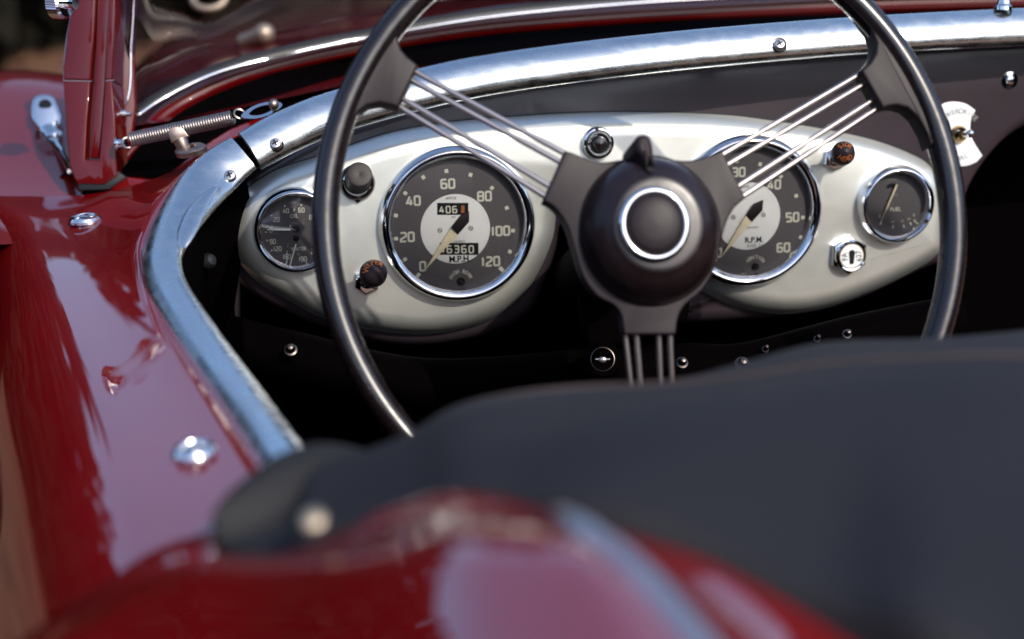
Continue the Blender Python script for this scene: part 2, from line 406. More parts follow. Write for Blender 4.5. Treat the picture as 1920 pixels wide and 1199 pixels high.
text(mb, D, 'SMITHS', 26*u, *z(563, 395), fc+.0002, sx=.9)
build(mb, 'lettering', INK, g, smooth=0); mb = MB()
text(mb, D, '118.506.01', 22*u, *z(622, 708), fc+.0002)
build(mb, 'lettering', INK, g, smooth=0); mb = MB()
text(mb, D, 'TRIP', 17*u, *z(578, 532), fc+.0002)
build(mb, 'lettering', INK, g, smooth=0)
for sx_, sy_ in ((482, 627), (706, 612)):
    mb = MB(); q = z(sx_, sy_); mb.stroke(D, [(q[0]+16*u*math.cos(t*.6), q[1]+16*u*math.sin(t*.6)) for t in range(10)], 4*u, fc+.0002, True)
    mb.stroke(D, [(q[0]-11*u, q[1]+6*u), (q[0]+11*u, q[1]-6*u)], 5*u, fc+.0004); build(mb, 'dial_screw', INK, g, smooth=0)
mb = MB(); q = z(635, 1002)
arc_text(mb, D, 'HIGH BEAM', 40*u, q[0], q[1], 80*u, math.pi/2, .27, c+.0003, bold=.015, sx=.85)
build(mb, 'warning_lettering', NUM, g, smooth=0)
mb = MB(); text(mb, D, 'MADE IN', 15*u, *z(555, 1056), c+.0003, rot=-.08); build(mb, 'maker_lettering', NUMF, g, smooth=0); mb = MB(); text(mb, D, 'ENGLAND', 15*u, *z(737, 1044), c+.0003, rot=.3)
build(mb, 'maker_lettering', NUMF, g, smooth=0)
mb = MB(); mb.lathe(D.sub(*q, 0), [(33*u, c), (31*u, c+.001), (20*u, c+.0008), (12*u, c+.002), (.0001, c+.0024)], 24)
build(mb, 'warning_lamp', BAKE_S, g)
def needle(g, z, fc, tail, tip, base):
    mb = MB(); mb.prism(D, [z(*p) for p in tail], fc+.0022, fc+.0042, .0006, 2, cap0=True); build(mb, 'needle_tail', BAKE_S, g)
    mb = MB(); mb.prism(D, [z(*p) for p in (base[0], base[1], tip)], fc+.0024, fc+.0038, .0003, 2, cap0=True)
    build(mb, 'needle', NEEDLE, g)
needle(g, z, fc, [(560, 600), (625, 518), (690, 485), (690, 562), (607, 655)], (357, 926), [(553, 614), (607, 655)])

TA = (1300, 250, 3.996)
g, z, u, c = big_gauge('tachometer', *TA, 1406.5, 398, 143.5, 122.5, (406, 622), 257,
    [('30', 338, 292), ('40', 605, 385), ('50', 742, 630), ('60', 674, 857), ('0', 190, 895), ('20', 120, 420), ('10', 80, 660)],
    [(325, 210), (500, 233), (655, 325), (770, 470), (820, 632), (805, 780), (747, 905), (160, 948), (150, 240), (10, 350), (-40, 520), (-45, 700), (40, 850)],
    'large round rev counter behind the right spokes', 'rpm')
fc = c+.0007
mb = MB()
text(mb, D, 'R.P.M.', 60*u, *z(452, 800), fc+.0002, bold=.025, sx=.95)
build(mb, 'lettering', INK, g, smooth=0); mb = MB()
text(mb, D, 'X100. 2:1', 40*u, *z(460, 843), fc+.0002, sx=.85)
build(mb, 'lettering', INK, g, smooth=0); mb = MB()
text(mb, D, 'SMITHS', 26*u, *z(380, 402), fc+.0002, sx=.9)
build(mb, 'lettering', INK, g, smooth=0); mb = MB()
text(mb, D, '118.104.01', 22*u, *z(440, 706), fc+.0002)
build(mb, 'lettering', INK, g, smooth=0)
for sx_, sy_ in ((297, 630), (522, 610)):
    mb = MB(); q = z(sx_, sy_); mb.stroke(D, [(q[0]+16*u*math.cos(t*.6), q[1]+16*u*math.sin(t*.6)) for t in range(10)], 4*u, fc+.0002, True)
    mb.stroke(D, [(q[0]-8*u, q[1]+9*u), (q[0]+8*u, q[1]-9*u)], 5*u, fc+.0004); build(mb, 'dial_screw', INK, g, smooth=0)
mb = MB(); q = z(463, 1002)
arc_text(mb, D, 'IGNITION', 38*u, q[0], q[1], 76*u, math.pi/2, .27, c+.0003, bold=.015, sx=.85)
build(mb, 'warning_lettering', NUM, g, smooth=0)
mb = MB(); text(mb, D, 'MADE IN', 15*u, *z(390, 1054), c+.0003, rot=-.12); build(mb, 'maker_lettering', NUM, g, smooth=0); mb = MB(); text(mb, D, 'ENGLAND', 15*u, *z(565, 1044), c+.0003, rot=.3)
build(mb, 'maker_lettering', NUM, g, smooth=0)
mb = MB(); mb.lathe(D.sub(*q, 0), [(30*u, c), (28*u, c+.001), (18*u, c+.0008), (12*u, c+.002), (.0001, c+.0024)], 24)
build(mb, 'warning_lamp', BAKE_S, g)
needle(g, z, fc, [(384, 612), (440, 527), (511, 496), (505, 575), (425, 662)], (195, 925), [(380, 615), (425, 660)])

OI = (460, 330, 5.2125)
g, fr, sc, c = gauge('oil_water_gauge', 556.5, 434.5, 80.5, 67, 'small combined oil pressure and water temperature gauge, furthest left')
z = Z(*OI, c); u = sc/5.2125
mb = MB()
for s, x, y in (('40', 395, 343), ('60', 548, 335), ('80', 655, 405), ('20', 305, 427), ('0', 250, 532), ('90', 268, 643), ('120', 314, 712), ('160', 405, 790), ('190', 562, 812), ('212', 680, 738)):
    digits(mb, D, s, *z(x, y), c+.0003, 42*u, .19, .85)
ticks(mb, z, c+.0003, [(385, 295), (256, 388), (203, 550), (213, 632), (258, 730), (405, 842), (597, 850), (546, 287), (668, 515)], (500, 560), 7*u, 9*u)
text(mb, D, 'OIL', 58*u, *z(476, 395), c+.0003, sx=.9, bold=.01)
build(mb, 'lettering', NUM, g, smooth=0); mb = MB()
text(mb, D, 'WATER', 52*u, *z(520, 716), c+.0003, sx=.85, bold=.015)
build(mb, 'numerals', NUM, g, smooth=0)
mb = MB(); text(mb, D, 'SMITHS', 36*u, *z(487, 467), c+.0003, sx=.7); text(mb, D, 'LB/SQ', 26*u, *z(470, 305), c+.0003, sx=.8)
build(mb, 'lettering', NUMF, g, smooth=0); mb = MB(); text(mb, D, 'X.43539/2', 22*u, *z(460, 258), c+.0003, sx=.8); text(mb, D, 'MADE IN ENGLAND', 14*u, *z(640, 868), c+.0003, rot=.35, sx=.8)
build(mb, 'lettering', NUMF, g, smooth=0)
mb = MB()
for (x0, y0, x1, y1, w_) in ((212, 522, 440, 522, 18), (495, 660, 437, 868, 16)):
    A = Vector(z(x0, y0)); B = Vector(z(x1, y1)); d = (B-A).normalized(); e = Vector((-d.y, d.x))*w_*u/2
    mb.prism(D, [A-e*.7, B-e, B+e, A+e*.7] if x0 < 400 else [A-e, B-e*.7, B+e*.7, A+e], c+.0028, c+.0034, .0001, 1, cap0=True)
build(mb, 'needle', WHITE, g, smooth=0)
mb = MB(); 
for x, y, r in ((495, 523, 38), (495, 610, 34)): mb.lathe(D.sub(*z(x, y), 0), [(r*u, c), (r*u*.9, c+.0008), (r*u*.5, c+.001), (.0001, c+.002)], 20)
build(mb, 'needle_boss', BAKE_S, g)
# blistered silver streak on the old dial
mb = MB()
for x, y, r in ((478, 330, 8), (472, 345, 5), (440, 490, 8), (436, 505, 6), (418, 668, 5), (412, 690, 6), (408, 740, 6), (407, 765, 9), (406, 790, 9), (408, 815, 8), (406, 838, 7), (515, 762, 4), (527, 772, 3)):
    mb.lathe(D.sub(*z(x, y), 0), [(r*u, c+.0004), (r*u*.7, c+.0010), (.0001, c+.0012)], 10, ry=1.4)
build(mb, 'blister', WHITE, g)

FU = (1540, 240, 3.996)
g, fr, sc, c = gauge('fuel_gauge', 1684.5, 385, 73.5, 60, 'small fuel gauge with needle on empty, furthest right')
z = Z(*FU, c); u = sc/3.996
mb = MB(); text(mb, D, 'FUEL', 42*u, *z(555, 612), c+.0003, sx=.95, bold=.01)
for s, x, y in (('1/4', 532, 705), ('1/2', 605, 700), ('3/4', 655, 683), ('F', 693, 657), ('E', 436, 665)): text(mb, D, s, (34 if len(s) == 1 else 26)*u, *z(x, y), c+.0003, sx=.8)
ticks(mb, z, c+.0003, [(535, 742), (618, 738), (668, 718), (700, 698), (445, 715)], (555, 430), 5*u, 12*u)
build(mb, 'numerals', NUM, g, smooth=0)
mb = MB(); text(mb, D, 'X.FG2530/3', 18*u, *z(530, 388), c+.0003); build(mb, 'lettering', NUMF, g, smooth=0); mb = MB(); text(mb, D, 'SMITHS', 18*u, *z(545, 505), c+.0003)
build(mb, 'lettering', NUMF, g, smooth=0)
mb = MB(); q = z(530, 448); mb.prism(D, [(q[0]+48*u*math.cos(t*math.pi/12), q[1]+32*u*math.sin(t*math.pi/12)) for t in range(13)], c, c+.0006, .0001, 1)
build(mb, 'needle_slot', INK, g, smooth=0)
mb = MB(); A, B, C_ = Vector(z(557, 423)), Vector(z(478, 606)), Vector(z(435, 702)); d = (B-A).normalized(); e = Vector((-d.y, d.x))
mb.prism(D, [A-e*8*u, B-e*7*u, B-e*2.5*u, C_-e*1.5*u, C_+e*1.5*u, B+e*2.5*u, B+e*7*u, A+e*8*u], c+.0024, c+.003, .0001, 1, cap0=True)
build(mb, 'needle', NEEDLE, g, smooth=0)

# ---- knobs, switches and lock on the panel
def hexa(a, b, r, ph=0): return [(a+r*math.cos(ph+k*math.pi/3), b+r*math.sin(ph+k*math.pi/3)) for k in range(6)]
SCD = 1.15/FPX
def pull_knob(base, head, rn_, rh, lines, name, label):
    a, b = D.at(*base, PT+.002); p0 = D.loc(a, b, PT); a2, b2 = D.at(*head, PT+.040); p1 = D.loc(a2, b2, PT+.040)
    mb = MB(); ax = (p1-p0).normalized(); fr = axis_frame(p0, ax, D.uy); L = (p1-p0).length
    mb.lathe(fr, [(rh*.58, .001), (rh*.56, L*.45), (rh*.42, L*.5), (rh*.40, L*.62), (rh*.9, L*.70), (rh*1.02, L*.80), (rh*.98, L*.90), (rh*.8, L*.99), (rh*.45, L*1.06), (.0001, L*1.08)], 40)
    k = build(mb, name, BAKE_S, car, label=label)
    mb = MB(); mb.prism(D, hexa(a, b, rn_, .4), PT-.001, PT+.005, .0015, 3); build(mb, 'nut', CHROME, k)
    mb = MB(); mb.lathe(fr, [(rn_*.66, .004), (rn_*.62, .012), (rh*.58, .0125)], 32); build(mb, 'collar', CHROME, k)
    mb = MB(); top = [(0, 1.08), (.45, 1.06), (.8, .99), (.98, .90), (1.02, .80)]
    for s, mid, flip, r, st in lines:
        m2 = MB(); arc_text(m2, Frame(Vector((0, 0, 0)), Vector((1, 0, 0)), Vector((0, 1, 0))), s, rh*.54, 0, 0, r*rh, mid, st, 0, bold=.012, flip=flip)
        t = []
        for v in m2.v:
            rr = min(1.0, math.hypot(v[0], v[1])/rh)
            for (ra, za), (rb, zb) in zip(top, top[1:]):
                if ra <= rr <= rb: zz = za+(zb-za)*(rr-ra)/(rb-ra); break
            t.append(fr.loc(v[0], v[1], zz*L+.0009))
        mb = MB(); mb.add(t, m2.f)
        build(mb, 'lettering', ORANGE, k, smooth=0)
pull_knob((688, 528), (703, 510), 25*SCD, 24.5*SCD, [('WIPER', math.pi/2+.25, False, .66, .50)], 'wiper_knob', 'black domed pull knob lettered WIPER')
pull_knob((1566, 298), (1584, 286), 24*SCD, 22*SCD, [('SIDE', math.pi/2, False, .62, .50), ('HEAD', -math.pi/2, True, .62, .50)], 'light_knob', 'black domed pull knob lettered SIDE HEAD')
a, b = D.at(669, 342, PT); fr = D.sub(a, b, PT)
mb = MB(); mb.lathe(fr, [(33*SCD, 0), (33*SCD, .003), (30*SCD, .0055), (25*SCD, .0045), (24.5*SCD, .002)], 40); mb.prism(fr, [(-.004, -.013), (.004, -.013), (.0, -.0165)], 0, .003, .0005, 1)
k = build(mb, 'starter_knob', BAKE, car, label='flat topped black push knob between the two left gauges')
a2, b2 = D.at(674, 327, PT+.022); ax = (D.loc(a2, b2, PT+.022)-fr.o).normalized(); fr2 = axis_frame(fr.o, ax, D.uy)
mb = MB(); mb.lathe(fr2, [(24*SCD, .003), (23.5*SCD, .008), (24*SCD, .009), (24*SCD, .011), (23.2*SCD, .0115), (23.2*SCD, .022), (22*SCD, .0238), (19*SCD, .0242), (.0001, .0232)], 48); build(mb, 'cap', BAKE_S, k)
mb = MB(); mb.lathe(fr, [(26*SCD, .003), (26*SCD, .0062), (24*SCD, .0066)], 40); build(mb, 'trim_ring', CHROME, k)
# push button at the top
a, b = D.at(1122, 269, PT+.004); fr = D.sub(a, b, PT)
mb = MB(); mb.lathe(fr, [(30.5*SCD, 0), (30*SCD, .004), (28*SCD, .006), (25*SCD, .0066), (24.5*SCD, .006)], 48); k = build(mb, 'push_button', CHROME, car, label='small black push button in a split chrome ring')
mb = MB(); mb.lathe(fr, [(24.3*SCD, .0062), (17*SCD, .0064), (15.5*SCD, .003)], 48); build(mb, 'inner_ring', RUBBER, k)
for a0 in (0.12, math.pi+.12):
    mb = MB(); mb.lathe(fr, [(22.6*SCD, .0064), (22.4*SCD, .0085), (19*SCD, .0085), (18.6*SCD, .0066)], 30, a0=a0, a1=a0+math.pi-.24); build(mb, 'split_ring', ALU, k)
mb = MB(); mb.lathe(fr, [(15*SCD, .0066), (14.5*SCD, .010), (11*SCD, .0125), (.0001, .0135)], 36); build(mb, 'button', BAKE, k)
# key lock
a, b = D.at(1592.5, 479, PT+.004); fr = D.sub(a, b, PT)
mb = MB(); mb.prism(fr, hexa(0, 0, 39*SCD, .5), -.001, .006, .0025, 3); k = build(mb, 'ignition_lock', CHROME, car, label='chrome hexagonal key lock stamped FA 627')
mb = MB(); mb.lathe(fr, [(32*SCD, .0055), (31*SCD, .0085), (28*SCD, .0098), (25.5*SCD, .0094), (24.5*SCD, .0080)], 40); build(mb, 'collar', CHROME, k)
mb = MB(); mb.lathe(fr, [(24.6*SCD, .0082), (24*SCD, .0092), (23.4*SCD, .0088)], 40); build(mb, 'rim', BRASS, k)
mb = MB(); mb.lathe(fr, [(23.5*SCD, .0083), (23*SCD, .0092), (.0001, .0094)], 40); build(mb, 'barrel', DIALW, k)
mb = MB(); t = .0097
kh = [(6.5*SCD*math.cos(q), 6*SCD+6.5*SCD*math.sin(q)) for q in [math.pi*(-.15+1.3*i/10) for i in range(11)]]
mb.prism(fr, [(4*SCD, -15*SCD)]+kh+[(-4*SCD, -15*SCD)], .0092, t, .0001, 1)
build(mb, 'keyhole', INK, k, smooth=0)
mb = MB(); text(mb, fr, 'FA', 16*SCD, -14*SCD, 0, .0097, rot=math.pi/2+.15, sx=.9); build(mb, 'stamping', INK, k, smooth=0); mb = MB(); text(mb, fr, '627', 16*SCD, 14.5*SCD, 0, .0097, rot=math.pi/2+.1, sx=.9)
build(mb, 'stamping', INK, k, smooth=0)
# overdrive plate + toggle
pl = cr([(1757, 203), (1770, 194), (1789, 191), (1810, 195), (1828, 207)], 4)+cr([(1820, 223), (1818, 238), (1820, 255), (1828, 272), (1841, 292)], 4)+cr([(1830, 304), (1812, 311), (1790, 311), (1768, 300)], 4)+cr([(1778, 283), (1783, 255), (1778, 228)], 4)
mb = MB(); mb.prism(D, dl(pl), 0, .0012, .0003, 2); k = build(mb, 'overdrive_switch', WHITE, car, label='white waisted switch plate lettered overdrive and normal')
mb = MB(); a, b = D.at(1793, 300, 0)
arc_text(mb, D, 'OVERDRIVE', 15*SCD, *D.at(1795, 252, 0), 45*SCD, math.pi/2-.1, .19, .0016, bold=.0)
build(mb, 'lettering', NUMF, k, smooth=0); mb = MB()
arc_text(mb, D, 'NORMAL', 14*SCD, *D.at(1793, 252, 0), 48*SCD, -math.pi/2-.05, .20, .0016, flip=True)
build(mb, 'lettering', NUMF, k, smooth=0)
fr = D.sub(*D.at(1797, 252, .002), 0)
mb = MB(); mb.lathe(fr, [(17*SCD, .001), (17*SCD, .004), (14.5*SCD, .006), (12*SCD, .005), (11*SCD, .002)], 36); build(mb, 'collar', BRASS, k)
mb = MB(); mb.lathe(fr, [(10.5*SCD, .0025), (7*SCD, .003), (5*SCD, .006), (.0001, .007)], 24); build(mb, 'socket', BAKE, k)
A = fr.loc(0, 0, .003); a2, b2 = D.at(1819, 251, .024); B = D.loc(a2, b2, .024)
mb = MB(); mb.tube([A, A.lerp(B, .5), A.lerp(B, .9)], [.0022, .0026, .003], 12); mb.ball(B, .0036); build(mb, 'toggle', CHROME, k)

# screws with a cross recess
def screw(o, n, r, wash=False, material=CHROME, name='screw'):
    fr = axis_frame(o, n); mb = MB()
    if wash: mb.lathe(fr, [(r*1.75, -.0005), (r*1.75, .0008), (r*.9, .0012)], 28)
    mb.lathe(fr, [(r, 0), (r*.97, r*.25), (r*.75, r*.55), (r*.35, r*.68), (.0001, r*.7)], 28)
    s = build(mb, name, material, car)
    mb = MB(); fr = fr.rot(.5); q = r*.13; L = r*.5
    mb.prism(fr, [(-q, -L), (q, -L), (q, -q), (L, -q), (L, q), (q, q), (q, L), (-q, L), (-q, q), (-L, q), (-L, -q), (-q, -q)], r*.5, r*.73, r*.02, 1)
    build(mb, 'cross_recess', INK, s, smooth=0); return s
screw(D.loc(*D.at(1893, 151), 0), D.n, 9.5*SCD, True)

# ---- steering column and lock
Wn = cvec(.1, .0786, -1).normalized()
hubc = P(1217, 434, .905)
mb = MB(); mb.tube([hubc+Wn*-.012, hubc+Wn*-.30], .026, 32)
build(mb, 'steering_column', TRIM, car)
mb = MB()
A, B = P(1086, 520, 1.10), P(1098, 628, 1.06)
cl = [(1083, 500), (1086, 560), (1092, 600), (1098, 640), (1110, 655), (1150, 650), (1200, 640), (1290, 600), (1300, 520), (1240, 460), (1100, 470)]
fr = Frame(P(1150, 560, 1.085), RT, UP)
mb.prism(fr, [fr.at(x, y) for x, y in cl], -.06, 0, .004, 4); build(mb, 'column_bracket', TRIM, car)
p = P(1130, 674, 1.04); fr = axis_frame(p, cvec(-.05, .12, -1), UP)
mb = MB(); mb.lathe(fr, [(.0135, -.05), (.0135, -.002), (.0125, .0), (.0085, .0008), (.0085, -.0006), (.0001, -.0006)], 48); k = build(mb, 'steering_lock', TRIM, car, label='black barrel lock under the dash beside the column')
mb = MB(); mb.lathe(fr, [(.0089, .0002), (.0089, .0012), (.0083, .0014), (.0083, .0004)], 40); build(mb, 'ring', DARKMET, k)
mb = MB(); mb.ball(fr.loc(0, -.0005, .001), .0032, sc=(1, .8, .4)); mb.prism(fr, [(-.0055, -.0006), (.0055, -.0006), (.0055, .0006), (-.0055, .0006)], 0, .0015, .0002, 1); build(mb, 'key_slot', STEEL, k)
for x, y, d, r in ((545, 656, 1.07, .0055), (1279, 680, 1.06, .005), (1392, 682, 1.05, .006), (1588, 627, 1.07, .004), (1435, 655, 1.08, .003), (1532, 636, 1.08, .003)):
    mb = MB(); fr = axis_frame(P(x, y, d), cvec(.1, .5, -1)); r *= .8; mb.lathe(fr, [(r*1.15, -.003), (r*1.15, 0), (r*.8, .0006), (r*.75, .0035), (r*.5, .0055), (.0001, .006)], 24); build(mb, 'bolt', DARKMET, car)
mb = MB(); fr = axis_frame(P(393, 489, 1.06), cvec(.8, .3, -.6)); mb.lathe(fr, [(.006, -.003), (.006, 0), (.004, .003), (.0001, .004)], 24); build(mb, 'bolt', RUBBER, car)
# brackets and bolts have something to sit on: lower dash rail
mb = MB(); lr = cr([(430, 640), (545, 668), (800, 720), (1130, 700), (1280, 692), (1400, 690), (1600, 640), (1800, 600)], 6)
mb.tube([P(x, y, 1.10) for x, y in lr], .020, 16, ref=FW, ell=1.0); build(mb, 'lower_dash_rail', TRIM, car)

# ---- steering wheel
Wc = P(1211.5, 416.8, .93); WF = axis_frame(Wc, Wn, UP); RW, rw = .2083, .0089
mb = MB()
mb.tube([WF.loc(RW*math.cos(2*math.pi*k/160), RW*math.sin(2*math.pi*k/160), 0) for k in range(160)], rw, 28, closed=True, ref=[ (WF.n) ]*160, ell=1.12)
wheel = build(mb, 'steering_wheel', BAKE, car, smooth=180, label='large thin-rimmed black steering wheel with sprung wire spokes')
PADL = [(783, 127), (764, 112), (752, 98), (746, 82), (748, 62), (760, 38), (772, 22), (750, 20), (722, 55), (700, 95), (675, 145), (655, 200), (643, 250), (650, 262), (658, 240), (672, 215), (690, 202), (712, 198), (730, 202), (747, 207)]
FP = axis_frame(P(1211.5, 416.8, .931), Wn, UP)
def pad(pts):
    mb = MB(); s = cr([FP.at(x, y) for x, y in pts], 1)
    mb.prism(FP, s, -.0085, .0072, .0022, 4, cap0=True); return mb
build(pad(PADL), 'spoke_pad', BAKE_S, wheel)
PADR = [(2391-x if x < 2000 else x, y+(8 if x > 720 else 10)) for x, y in PADL]
PADR = [(1607, 137), (1624, 122), (1634, 105), (1636, 86), (1628, 66), (1612, 42), (1600, 26), (1622, 20), (1655, 58), (1682, 100), (1708, 155), (1730, 215), (1745, 270), (1738, 280), (1728, 252), (1712, 224), (1694, 208), (1676, 203), (1660, 205), (1648, 209)]
build(pad(PADR), 'spoke_pad', BAKE_S, wheel)
build(pad([(1165, 915), (1160, 945), (1140, 965), (1120, 972), (1120, 990), (1215, 1000), (1310, 990), (1310, 972), (1285, 965), (1265, 945), (1262, 915)]), 'spoke_pad', BAKE_S, wheel)
FH = axis_frame(hubc, Wn, UP)
# three armed hub plate
hp = [(1059, 284)]+cr([(1018, 378), (1040, 392), (1062, 425), (1076, 470), (1092, 520), (1118, 556), (1148, 572), (1163, 592), (1168, 624)], 3)+[(1171, 628), (1264, 628)]+cr([(1266, 624), (1270, 596), (1284, 572), (1315, 545), (1338, 505), (1350, 455), (1362, 415), (1376, 390)], 3)+[(1396, 372), (1352, 284)]+cr([(1340, 289), (1325, 294), (1290, 303), (1250, 300), (1200, 296), (1160, 302), (1130, 306), (1100, 299), (1072, 288)], 3)
mb = MB(); mb.prism(FH, [FH.at(x, y) for x, y in hp], -.012, .003, .0014, 4, cap0=True); build(mb, 'hub_plate', BAKE_S, wheel)
sc = .905/FPX
mb = MB(); R0 = 131*sc
prof = [(R0, -.014), (R0, .002), (R0*.985, .007), (R0*.95, .013), (R0*.88, .0195), (R0*.78, .025), (R0*.66, .029), (R0*.56, .0305), (.0001, .031)]
prof = cr(prof, 3)
mb.lathe(FH, prof, 96, ry=1.06); build(mb, 'horn_dome', HORN, wheel, smooth=60)
mb = MB(); mb.lathe(FH.sub(.0, .0, 0), [(R0*1.03, -.004), (R0*1.03, .0035), (R0*1.01, .0045), (R0*.99, .004)], 96, ry=1.06); build(mb, 'dome_collar', HORN, wheel)
rr = .872/FPX; q = FH.at(1227, 421, .032); F2 = FH.sub(*q, .030)
mb = MB(); mb.lathe(F2, [(69*rr, -.002), (69*rr, .0010), (67*rr, .0032), (63*rr, .0044), (58*rr, .0046), (55*rr, .0038), (53.5*rr, .001)], 72, ry=1.06); build(mb, 'chrome_ring', CHROME, wheel, smooth=60)
mb = MB(); mb.lathe(F2, [(53.3*rr, .001), (53.3*rr, .004), (51*rr, .0058), (44*rr, .0068), (25*rr, .0078), (.0001, .008)], 72, ry=1.06); build(mb, 'centre_cap', BAKE_S, wheel, smooth=60)
# indicator lever
q = [(1187, 274), (1190, 262), (1200, 257), (1212, 260), (1219, 272), (1222, 300), (1219, 322), (1214, 332), (1208, 320), (1200, 300), (1190, 288)]
FL = axis_frame(P(1205, 300, .885), cvec(.25, .3, -1), UP)
mb = MB(); mb.prism(FL, [(u_, v_) for u_, v_, *_ in cr([FL.at(x, y) for x, y in q], 3, closed=True)], -.022, .006, .004, 5, cap0=True); build(mb, 'indicator_lever', BAKE_S, wheel, smooth=70)
def rod(x0, y0, x1, y1, r=.0019):
    A = FP.loc(*FP.at(x0, y0, -.0005), -.0005); B = FH.loc(*FH.at(x1, y1, -.0045), -.0045); e = (A-B).normalized()*.012
    mb = MB(); mb.tube([A+e, A, B, B-e], r, 16); return build(mb, 'spoke', STEEL, wheel)
for L in ((782, 137, 1054, 286), (773, 152, 1046, 302), (756, 186, 1024, 346), (748, 200, 1015, 364),
          (1609, 141, 1355, 290), (1616, 160, 1366, 308), (1633, 190, 1386, 348), (1642, 205, 1396, 366),
          (1205, 925, 1172, 626), (1218, 925, 1193, 626), (1246, 925, 1235, 626), (1269, 925, 1256, 626)):
    rod(*L)

# ---- aluminium rails
def sweep_rail(ctrl, refv, m=8, ell=.55, seg=32):
    pts = cr(ctrl, m); path = [P(x, y, d) for x, y, d, w_ in pts]; W = [w_/2*d/FPX for x, y, d, w_ in pts]
    refs = [refv(i/(len(pts)-1)) for i in range(len(pts))]
    mb = MB(); mb.tube(path, W, seg, ref=refs, ell=ell); return mb
def lerp3(a, b, t): return (a*(1-t)+b*t)
mb = sweep_rail([(468, 284, 1.052, 90), (540, 246, 1.060, 92), (640, 207, 1.068, 90), (850, 153, 1.080, 88), (1050, 121, 1.088, 86), (1330, 90, 1.108, 84), (1680, 63, 1.140, 82), (2150, 40, 1.185, 82)],
    lambda t: cvec(0, .55, -1), ell=.62)
rail = build(mb, 'scuttle_rail', ALU, car, smooth=60, label='polished aluminium rail across the top of the dash')
mb = sweep_rail([(457, 287, 1.050, 82), (415, 318, 1.046, 96), (378, 355, 1.034, 104), (344, 402, 1.012, 98), (318, 450, .988, 84), (304, 492, .964, 75), (314, 540, .935, 74), (350, 602, .895, 78), (398, 675, .85, 84), (452, 752, .80, 90), (514, 842, .74, 96), (590, 950, .68, 104)],
    lambda t: lerp3(cvec(-.10, .30, -1), cvec(-.25, 1.0, -.55), max(0, min(1, (t-.12)*1.9))), ell=[.32+.26*min(1, i/40) for i in range(89)])
rail2 = build(mb, 'door_rail', ALU, car, smooth=60, label='polished aluminium rail curving down the left side of the cockpit')
mb = MB(); mb.tube([P(438, 300, 1.053), P(459, 288, 1.057), P(480, 278, 1.058)], .014, 20, ell=.6, ref=cvec(0, .3, -1)); build(mb, 'rail_joint', TRIM, rail2)
# pressed teardrop boss on the corner piece
mb = MB(); bt = cr([(404, 352, 6), (385, 372, 13), (366, 400, 19), (352, 432, 19), (346, 455, 12), (345, 466, 3)], 6)
mb.tube([P(x, y, 1.012-(y-350)*.0004) for x, y, w_ in bt], [w_*1.03/FPX for x, y, w_ in bt], 16, ref=cvec(-.15, .5, -1), ell=.35)
build(mb, 'corner_boss', ALU, rail2, smooth=60)
for x, y, d in ((517, 271, 1.045), (1461, 85, 1.105)):
    mb = MB(); n_ = cvec(0, .3, -1); screw(P(x, y, d-.001), n_, 11.5*1.1/FPX, material=ALU_OLD)
    fr = axis_frame(P(x, y, d+.001), n_); mb.lathe(fr, [(15*1.1/FPX, -.001), (14*1.1/FPX, .0014), (11.5*1.1/FPX, .0010)], 32); build(mb, 'screw_cup', DARKMET, rail)
screw(P(432, 331, 1.026), cvec(-.05, .3, -1), 12*1.06/FPX, material=ALU_OLD)
# stud standing on the rail at upper right
mb = MB(); A = P(1881, 16, 1.155); fr = axis_frame(A, cvec(.05, 1, -.1).normalized(), FW)
mb.lathe(fr, [(.0075, -.002), (.0075, .001), (.0055, .003), (.0048, .008), (.0048, .03), (.0001, .031)], 28); build(mb, 'rail_stud', CHROME, car)

# ---- body: door top, shoulder and side
rows_c = [(470, 240, -.256, -10, 330, -.318), (395, 285, -.266, -45, 362, -.314), (322, 352, -.277, 25, 392, -.312), (285, 412, -.286, 62, 434, -.312), (270, 478, -.295, 90, 494, -.311), (308, 598, -.304, 150, 616, -.311), (400, 738, -.308, 214, 762, -.311), (488, 868, -.310, 262, 900, -.311), (570, 1000, -.310, 315, 1040, -.311), (650, 1130, -.310, 375, 1180, -.311)]
def body_rows(rc, m=8):
    rows = []
    for x0, y0, h0, x1, y1, h1 in cr(rc, m):
        A = H(x0, y0, h0); B = H(x1, y1, h1); o = Vector((B.x-A.x, B.y-A.y, 0)); wdt = o.length; o.normalize()
        r = [A+Vector((0, 0, -.02))+o*-.012, A+Vector((0, 0, -.003))]
        for k in range(1, 13):
            s = k/12; q = 1-(1-min(1, s*1.25))**2.2
            r.append(A+o*wdt*s+Vector((0, 0, (h1-h0)*q+.0004*math.sin(s*math.pi))))
        for k in range(1, 15):
            th = k/14*rad(66); r.append(B+o*.070*math.sin(th)+Vector((0, 0, -.080*(1-math.cos(th)))))
        e = r[-1]
        r += [e+o*.012+Vector((0, 0, -.032)), e+o*.030+Vector((0, 0, -.08)), e+o*.052+Vector((0, 0, -.16)), e+o*.060+Vector((0, 0, -.27)), e+o*.04+Vector((0, 0, -.42))]
        rows.append(r)
    return rows
mb = MB(); mb.grid(body_rows(rows_c[1:]))
body = build(mb, 'door_panel', PAINT, car, smooth=180, label='glossy red body side and door top left of the cockpit')

